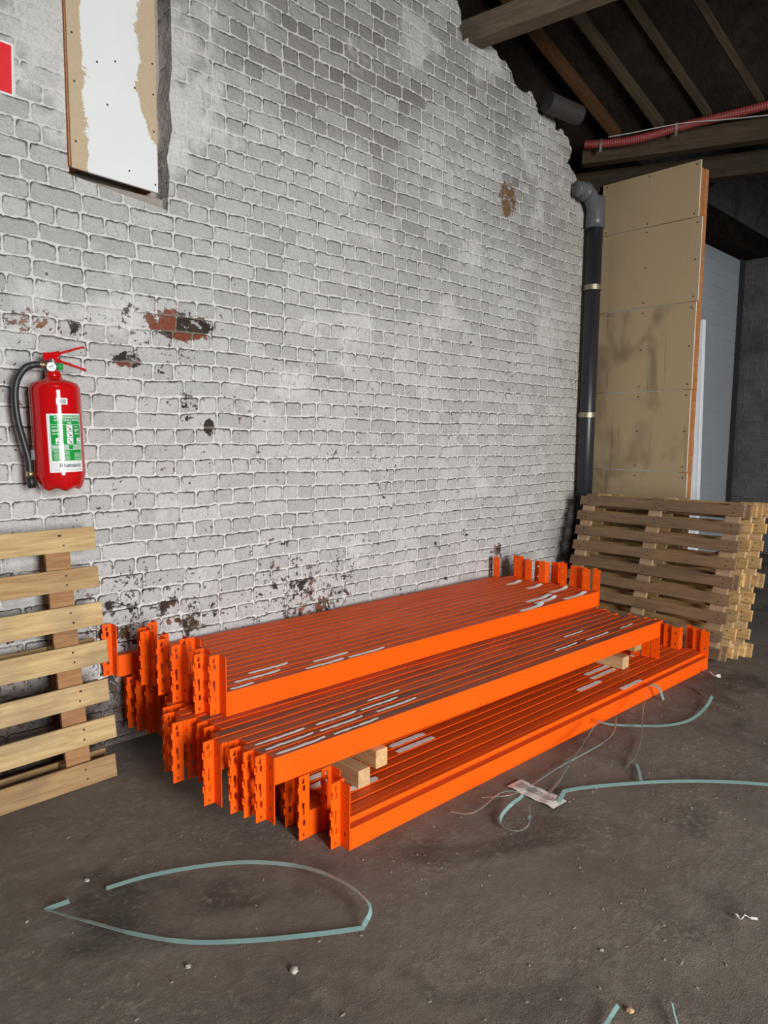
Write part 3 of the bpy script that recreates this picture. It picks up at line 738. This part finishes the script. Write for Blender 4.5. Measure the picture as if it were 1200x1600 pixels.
# bottom tier on the floor
NC = 8
for i in range(NC):
    jx = 0 if i == 0 else rnd.uniform(-.05, .03)
    jx = (0, .02, .05, -.05, -.035)[i] if i < 5 else jx
    lab = ['orange rack beam at the very front on the floor, with green straps lying before it',
           'second orange rack beam from the front in the floor tier', 'third orange rack beam from the front in the floor tier',
           'fourth orange rack beam from the front in the floor tier'][i] if i < 4 else f'{ORD[i]} orange rack beam from the front in the floor tier, under the middle tier'
    rack_beam(1.548+jx, 1.768+i*PITCH, 0.0005, 'beam_b' if i == 0 else 'beam_c', True if i in (0, 2, 5) else rnd.random() < .6, False, lab, 'floor tier of rack beams', YAW, .25)
# middle tier raised on battens
NB_, BZ = 22, .2505
for i in range(NB_):
    jx = 0 if i == 0 else rnd.uniform(-.055, .035)
    if 3 < i < 12: jx -= .02
    if i >= 13: jx += .075
    lab = 'dusty orange rack beam at the front edge of the middle tier, over the wooden battens' if i == 0 else \
          (f'dusty orange rack beam {ORD[i]} from the front of the middle tier' if i < 8 else f'orange rack beam {ORD[i]} from the front of the middle tier, under the top tier')
    rack_beam(1.345+jx, 1.935+i*PITCH, BZ, 'beam_a', True if i in (0, 1, 3) else rnd.random() < .55, True, lab, 'middle tier of rack beams', YAW-.006, 1.2 if i < 9 else .5)
# top tier along the wall
NA, TZ = 14, .351
for i in range(NA):
    jx = 0 if i == 0 else rnd.uniform(-.05, .05)
    if i == 1: jx = -.035
    if i == NA-1: jx = -.125
    lab = 'bright orange rack beam at the front edge of the top tier' if i == 0 else \
          ('orange rack beam of the top tier against the wall, shifted out towards the left pallet' if i == NA-1 else f'orange rack beam {ORD[i]} from the front of the top tier')
    rack_beam(1.415+jx, 2.36+i*PITCH, TZ, 'beam_a', True if i in (0, 1, 4) else rnd.random() < .55, False, lab, 'top tier of rack beams', YAW+.006, .5 if i < 4 else .3)

# torn paper labels left on the beam tops
bpy.context.view_layer.update()
USED = []
def paper(px0, py0, px1, py1, ztop, w=.022, lift=0.0):
    a = on_z(px0, py0, ztop+.0012); b = on_z(px1, py1, ztop+.0012)
    mid = (a+b)/2; best = None; L = min((b-a).length, .5)
    for r, bo, kind in BEAMS:
        if abs(r.location.z + BH - ztop) > .02: continue
        c, s = math.cos(r.rotation_euler.z), math.sin(r.rotation_euler.z)
        dx, dy = mid.x-r.location.x, mid.y-r.location.y
        ly = -s*dx + c*dy; lx = c*dx + s*dy
        q = abs(ly-.027)
        if any(rr_ is r and abs(lx-l2) < (L+L2)/2+.005 for rr_, l2, L2 in USED): continue
        if best is None or q < best[0]: best = (q, r, ly, lx, kind)
    if best is None: return
    q, r, ly, lx, kind = best
    USED.append((r, lx, L)); w = min(w, .034); n = max(6, int(L/.02))
    cy = .044 if kind == 'beam_b' else .020
    bm = bmesh.new(); rr = random.Random(int(px0*7+py0)); rows = []
    for k in range(n+1):
        e = .7 if k in (0, n) else 1
        up_ = BH + .0012 + lift*max(0, k/n-.55)**2*3*(1+.3*math.sin(k*1.3))
        rows.append([bm.verts.new((lx - L/2 + L*k/n, cy + sy*w/2*e + rr.uniform(-.0025, .0025), up_ + (lift*.25*max(0, k/n-.5) if sy > 0 else 0))) for sy in (-1, 1)])
    for p0, p1 in zip(rows, rows[1:]): bm.faces.new((p0[0], p1[0], p1[1], p0[1]))
    o = link('paper_label', bm, 'paper', r)
    so = o.modifiers.new('thick', 'SOLIDIFY'); so.thickness = .0006; so.offset = 1
    o['label'] = 'torn white paper label'
ZC, ZB, ZA = BH+.0005, BZ+BH, TZ+BH
for v in ((483, 1222, 515, 1205), (483, 1236, 515, 1218), (545, 1238, 595, 1218), (608, 1166, 662, 1146), (622, 1176, 678, 1152), (906, 1052, 944, 1037), (912, 1057, 948, 1041), (906, 1080, 942, 1065), (968, 1076, 1000, 1062), (988, 1026, 1010, 1018)): paper(*v, ZC, .03)
for v in ((392, 1160, 466, 1134), (408, 1167, 482, 1142), (426, 1175, 500, 1148), (485, 1128, 548, 1108), (492, 1138, 556, 1115), (514, 1143, 580, 1118), (580, 1097, 627, 1080), (568, 1111, 625, 1092), (594, 1114, 650, 1091), (870, 1017, 902, 1005), (915, 1000, 948, 988), (966, 981, 984, 974), (885, 996, 910, 986)): paper(*v, ZB, .011, .004)
for v in ((360, 1076, 388, 1064), (382, 1074, 448, 1052), (394, 1055, 458, 1040), (475, 1044, 534, 1028), (548, 1028, 600, 1012), (482, 1031, 538, 1018)): paper(*v, ZA, .018, .004)
for v in ((813, 955, 848, 945), (824, 941, 856, 930), (850, 946, 882, 937), (886, 937, 908, 926), (855, 925, 880, 918), (784, 912, 810, 908), (820, 919, 838, 913)): paper(*v, ZA, .030, .02)

# ------------------------------------------------------------------ battens carrying the middle tier
def batten(name, x, y0, y1, z0, w, h, label, tint, yaw=0.0):
    bm = bmesh.new(); box(bm, 0, y1-y0, -w/2, w/2, 0, h)
    o = link(name, bm, 'batten', bevel=.004); o.location = (x, y0, z0); o.rotation_euler = (0, 0, math.pi/2+yaw); o.color = tint
    tag(o, label, 'batten', 'battens between the tiers')
g0 = ZC+.0005
batten('wooden_batten', 1.765, 1.93, 2.95, g0, .062, .0735, 'grey-brown lower wooden batten near the left end of the stack', (.95, .93, .9, 1))
batten('wooden_batten', 1.825, 1.895, 2.9, g0+.0745, .062, .0735, 'pale upper wooden block with squared end near the left end of the stack', (1.05, 1.0, .92, 1))
batten('wooden_batten', 3.87, 1.93, 2.95, g0, .075, .0735, 'pale lower wooden batten near the right end of the stack', (1.0, .97, .9, 1))
batten('wooden_batten', 4.03, 1.935, 2.9, g0+.0745, .085, .0735, 'upper wooden block near the right end of the stack, behind the lower batten end', (.8, .72, .5, 1))

# ------------------------------------------------------------------ pallets
def pallet(label, W, Hh, slats, slat_h, gap_mats, blocks_at, mat, matrix, runners, tints, stringers, blk=.075, stringer_tint=(1.25, 1.2, 1.1)):
    """local x along the slats (0 = right end, minus = to the left), y into the pallet, z up the deck"""
    root = empty('wooden_pallet', label, 'pallet', group='pallets'); root.matrix_world = matrix
    pitch = (Hh-slat_h)/(slats-1); rr = random.Random(len(label))
    for i in range(slats):
        bm = bmesh.new(); j = rr.uniform(-.008, .008); hh = slat_h + rr.uniform(-.006, .004)
        box(bm, -W+j, j, 0, .02, i*pitch, i*pitch+hh)
        o = link('slat', bm, mat, root, bevel=.003); k = rr.choice(tints); o.color = (k[0], k[1], k[2], 1)
        for s in stringers:
            for dz in (.3, .72):
                b2 = bmesh.new(); tube(b2, [(s-rr.uniform(.015, .05), -.0012, i*pitch+hh*dz), (s-.03, .006, i*pitch+hh*dz)], .0045, 7); link('nail', b2, 'hole', o)
    for s in stringers:
        bm = bmesh.new(); box(bm, s-.10, s, .0205, .0425, .004, Hh-.004); o = link('stringer', bm, mat, root, bevel=.002); o.color = (*stringer_tint, 1)
        o.rotation_euler = (0, 0, 0)
        for zb_ in blocks_at:
            bm = bmesh.new(); z0 = zb_*(Hh-slat_h); box(bm, s-.10, s, .043, .043+blk, z0, z0+.10); o = link('block', bm, mat, root, bevel=.003); o.color = (1, .98, .9, 1)
    for zb_ in runners:
        bm = bmesh.new(); z0 = zb_*(Hh-slat_h); box(bm, -W, 0, .0435+blk, .0635+blk, z0, z0+.10); o = link('runner', bm, mat, root, bevel=.003); o.color = (1, .95, .85, 1)
    return root
def frame(origin, xdir, zdir):
    x = Vector(xdir).normalized(); z = Vector(zdir).normalized(); z = (z - x*z.dot(x)).normalized(); y = z.cross(x)
    return Matrix.Translation(origin) @ Matrix((x, y, z)).transposed().to_4x4()
# left pallet leaning on the brick wall
P1 = Vector((1.187, 2.862, .002)); up_l = Vector((0, .165, 1.045)).normalized()
pallet('pale wooden pallet leaning on the brick wall under the fire extinguisher', 1.2, 1.075, 7, .097, None, (0, .5, 1), 'pallet',
       frame(P1, (1, .035, 0), up_l), (0, .5, 1), [(1.15, 1.17, 1.08), (.74, .68, .62), (1.05, 1.08, 1.02), (.78, .66, .58), (1.1, 1.13, 1.1), (.85, .80, .74)], (-.105, -.6, -1.0), .07, (.72, .56, .48))
# right-hand stack of three leaning pallets
yaw, lean, roll = math.radians(6), math.radians(15), math.radians(-1)
u = Vector((math.sin(yaw), math.cos(yaw), 0)); n = Vector((math.cos(yaw), -math.sin(yaw), 0)); v = Vector((0, 0, 1))*math.cos(lean) + n*math.sin(lean)
u2 = u*math.cos(roll) + v*math.sin(roll); v2 = v*math.cos(roll) - u*math.sin(roll)
BR = on_z(1122, 1039) + Vector((0, 0, .026))
nrm = (-u2).cross(v2)
if nrm.x > 0: pass
f0 = frame(BR, -u2, v2)
into = f0.to_3x3() @ Vector((0, 1, 0))
tints_o = [(.82, .80, .78), (.68, .66, .66), (.95, .9, .82), (.76, .72, .70)]
pallet('brown weathered pallet at the front of the leaning stack by the plasterboard', 1.3, 1.040, 9, .074, None, (0, .5, 1), 'old_pallet', f0, (0, .5, 1), tints_o, (-.03, -.60, -1.18), .05, (1.6, 1.6, 1.6))
tb = [(1.25, 1.15, .92), (1.05, .95, .78), (1.4, 1.25, .98)]
def place(shift_in, shift_r, shift_u): return frame(BR + into*shift_in + (-u2)*shift_r + v2*shift_u, -u2, v2)
pallet('paler wooden pallet in the middle of the leaning stack', 1.3, 1.04, 9, .074, None, (0, .5, 1), 'pallet', place(.117, .020, .030), (0, .5, 1), tb, (-.03, -.60, -1.18), .05)
pallet('paler wooden pallet at the back of the leaning stack, its slat ends sticking out', 1.3, 1.04, 9, .074, None, (0, .5, 1), 'pallet', place(.232, .055, .055), (0, .5, 1), tb, (-.03, -.60, -1.18), .05)

# ------------------------------------------------------------------ plastic straps and litter
def strap(label, pts, tilt, w=.0145, n=8, sharp=()):
    P = spline([on_z(x, y, z) for x, y, z in pts], n, sharp)
    c = P[0].copy(); bm = bmesh.new(); ribbon(bm, [p-c for p in P], w, .0012, tilt)
    o = link('plastic_strap', bm, 'strap'); o.location = c; tag(o, label, 'strap', 'loose green straps on the floor'); return o
strap('green plastic strap bent in a long loop on the bare floor in the foreground',
      [(166, 1388, .012), (230, 1369, .02), (310, 1354, .03), (390, 1347, .04), (470, 1354, .05), (530, 1375, .06), (568, 1402, .06), (579, 1422, .04), (567, 1450, .012),
       (500, 1459, .010), (400, 1469, .010), (300, 1472, .010), (220, 1461, .014), (150, 1443, .02), (100, 1429, .022), (72, 1421, .02), (108, 1408, .010)],
      [-.3, -.3, -.3, -.3, -.1, .2, .5, .9, .35, .35, .3, .2, .0, -.2, -.4, -.5, -.5], w=.0145, sharp=(8, 15))
strap('pale green strap running straight to the right edge from the paper tag',
      [(873, 1253, .012), (882, 1236, .014), (910, 1231, .014), (960, 1226, .014), (1040, 1221, .014), (1120, 1221, .014), (1200, 1226, .014), (1290, 1238, .012)], [-.4, -.3, -.3, -.3, -.3, -.3, -.3], w=.017, sharp=(1,))
strap('green strap curled in a small loop in front of the paper tag',
      [(704, 1268, .010), (733, 1271, .012), (757, 1258, .03), (778, 1241, .05), (802, 1236, .06), (816, 1243, .05), (800, 1256, .03), (783, 1276, .016), (786, 1291, .012), (805, 1298, .012), (822, 1292, .016), (827, 1276, .05), (825, 1258, .08)],
      [.2, .2, .5, .6, .4, .5, .9, .9, .5, .2, .4, 1.0], w=.013)
strap('dark green strap trailing from the paper tag up to the floor beam',
      [(752, 1246, .012), (800, 1241, .02), (838, 1222, .02), (872, 1200, .02), (905, 1182, .03), (940, 1162, .05), (958, 1145, .07), (963, 1122, .09)], [.3, .5, .9, 1.0, 1.0, .8, .9], w=.012)
strap('second dark strap beside the trailing one, ending by the paper tag',
      [(858, 1239, .010), (872, 1222, .012), (888, 1196, .02), (905, 1172, .04), (918, 1152, .06), (932, 1130, .09)], [.2, .5, 1.0, 1.1, 1.2], w=.012)
strap('pale green strap bowed out from the front beam towards the leaning pallets',
      [(934, 1127, .06), (955, 1132, .03), (1000, 1134, .015), (1045, 1133, .012), (1080, 1124, .014), (1103, 1105, .02), (1113, 1088, .03), (1092, 1077, .012)], [-.3, -.3, -.25, -.3, -.3, -.5, -.9], w=.016, sharp=(6,))
def strap3(label, P, tilt, w=.012):
    P = spline(P, 8); c = P[0].copy(); bm = bmesh.new(); ribbon(bm, [p-c for p in P], w, .0012, tilt)
    o = link('plastic_strap', bm, 'strap'); o.location = c; tag(o, label, 'strap', 'loose green straps on the floor')
strap3('brown-green strap arching up in front of the floor beam',
       [on_z(980, 1198, .01), on_z(994, 1180, .02), on_y(1002, 1150, 1.50), on_y(1005, 1110, 1.58), on_y(1010, 1084, 1.63), on_y(1018, 1070, 1.655), on_y(1030, 1076, 1.66), on_y(1037, 1094, 1.66)], [.9, 1.1, 1.3, 1.3, 1.2, .9, .9])
strap('short strap end standing beside the long pale strap', [(995, 1194, .012), (999, 1206, .012), (1001, 1219, .02)], [.2, .3])
strap('strap end entering the picture at the bottom, left of its twin', [(966, 1571, .02), (955, 1588, .014), (940, 1612, .010)], [.5, .3], w=.010)
strap('strap end entering the picture at the bottom, right of its twin', [(1050, 1567, .02), (1054, 1585, .014), (1062, 1612, .010)], [.8, .6], w=.008)

# paper tag with stamped number
t0, t1, t2, t3 = on_z(868, 1267, .004), on_z(886, 1250, .004), on_z(811, 1221, .006), on_z(792, 1230, .006)
xa = (t0-t3).normalized(); tl = ((t0-t3).length + (t1-t2).length)/2; tw = ((t1-t0).length + (t2-t3).length)/2
ya = Vector((0, 0, 1)).cross(xa)
tg = empty('paper_tag', 'crumpled paper tag with a stamped number lying among the straps', 'tag'); tg.matrix_world = Matrix.Translation(t3) @ Matrix((xa, ya, Vector((0, 0, 1)))).transposed().to_4x4()
bm = bmesh.new(); NN = 16; rr = random.Random(3); rows = []
for j in range(5): rows.append([bm.verts.new((tl*k/NN, tw*j/4, .004+.004*math.sin(k*.8+j*.3)*math.sin(k*.37))) for k in range(NN+1)])
for j in range(4):
    for k in range(NN): bm.faces.new((rows[j][k], rows[j][k+1], rows[j+1][k+1], rows[j+1][k]))
link('paper', bm, 'tag', tg, True)
tx = text_bm('C3 15.01', tw*.42, width=tl*.40)
for vv_ in tx.verts: vv_.co = Vector((tl*.68+vv_.co.x, tw*.5+vv_.co.y, .0095))
link('stamped_number', tx, 'grey_ink', tg)
bm = bmesh.new(); tube(bm, [(tl*.40, tw*.55, .0085), (tl*.40, tw*.55, .009)], tw*.2, 16); link('stamp_mark', bm, 'grey_ink', tg)
bm = bmesh.new()
for k in range(8): box(bm, tl*(.12+.018*k), tl*(.127+.018*k), tw*.25, tw*.75, .0085, .0092)
link('barcode', bm, 'grey_ink', tg)
def scrap(name, label, cat, pts, w, m, zc=.006):
    P = spline([on_z(x, y, z) for x, y, z in pts], 6); c = P[0].copy(); bm = bmesh.new(); ribbon(bm, [p-c for p in P], w, .0012, [.3, .9, .5, 1.1])
    o = link(name, bm, m); o.location = c; tag(o, label, cat)
scrap('paper_scrap', 'curled white paper scrap on the floor beside the leaning pallets', 'scrap', [(1109, 1049, .03), (1112, 1053, .016), (1117, 1056, .016), (1126, 1056, .022)], .026, 'paper')
scrap('paper_scrap', 'crumpled white paper scrap at the lower right edge of the floor', 'scrap', [(1151, 1428, .014), (1158, 1436, .012), (1163, 1430, .018), (1172, 1434, .012), (1184, 1436, .014)], .012, 'paper')
def stone(px, py, r, label, m='stone'):
    c = on_z(px, py, 0); bm = bmesh.new(); bmesh.ops.create_icosphere(bm, subdivisions=2, radius=r); rr = random.Random(px)
    for v_ in bm.verts: v_.co *= rr.uniform(.75, 1.2); v_.co.z *= .6
    o = link('pebble', bm, m); o.location = (c.x, c.y, r*.45); tag(o, label, 'pebble', 'pebbles on the floor')
stone(459, 1519, .012, 'large chalky pebble in the middle of the foreground floor')
stone(294, 1512, .008, 'small white pebble below the looped strap')
stone(136, 1377, .008, 'pale pebble beside the free end of the looped strap')
stone(984, 1581, .010, 'tan pebble between the two strap ends at the bottom', 'batten')
stone(940, 1486, .006, 'tiny white pebble on the open floor to the right')
stone(42, 1441, .005, 'tiny white pebble near the left edge of the floor')
# loose grit nobody could count
bm = bmesh.new(); rr = random.Random(2)
for k in range(2600):
    x = rr.uniform(.3, 6.5); y = rr.uniform(-.6, 1.7) if x < 4.7 else rr.uniform(-.6, 3)
    if x < 1.25 and rr.random() < .25: y = rr.uniform(1.5, 2.7)
    if x > 4.5 and y > 1.4: continue
    r = .0012 + .0035*rr.random()**3
    m = Matrix.Translation((x, y, r*.5)) @ Matrix.Rotation(rr.uniform(0, 6), 4, 'Z') @ Matrix.Diagonal((rr.uniform(.8, 2.2), 1, .7, 1))
    bmesh.ops.create_cone(bm, cap_ends=True, segments=4, radius1=r, radius2=r*.4, depth=r, matrix=m)
o = link('floor_grit', bm, 'grit'); o['kind'] = 'stuff'; tag(o, 'scattered pale grit and crumbs on the dirty floor', 'grit')
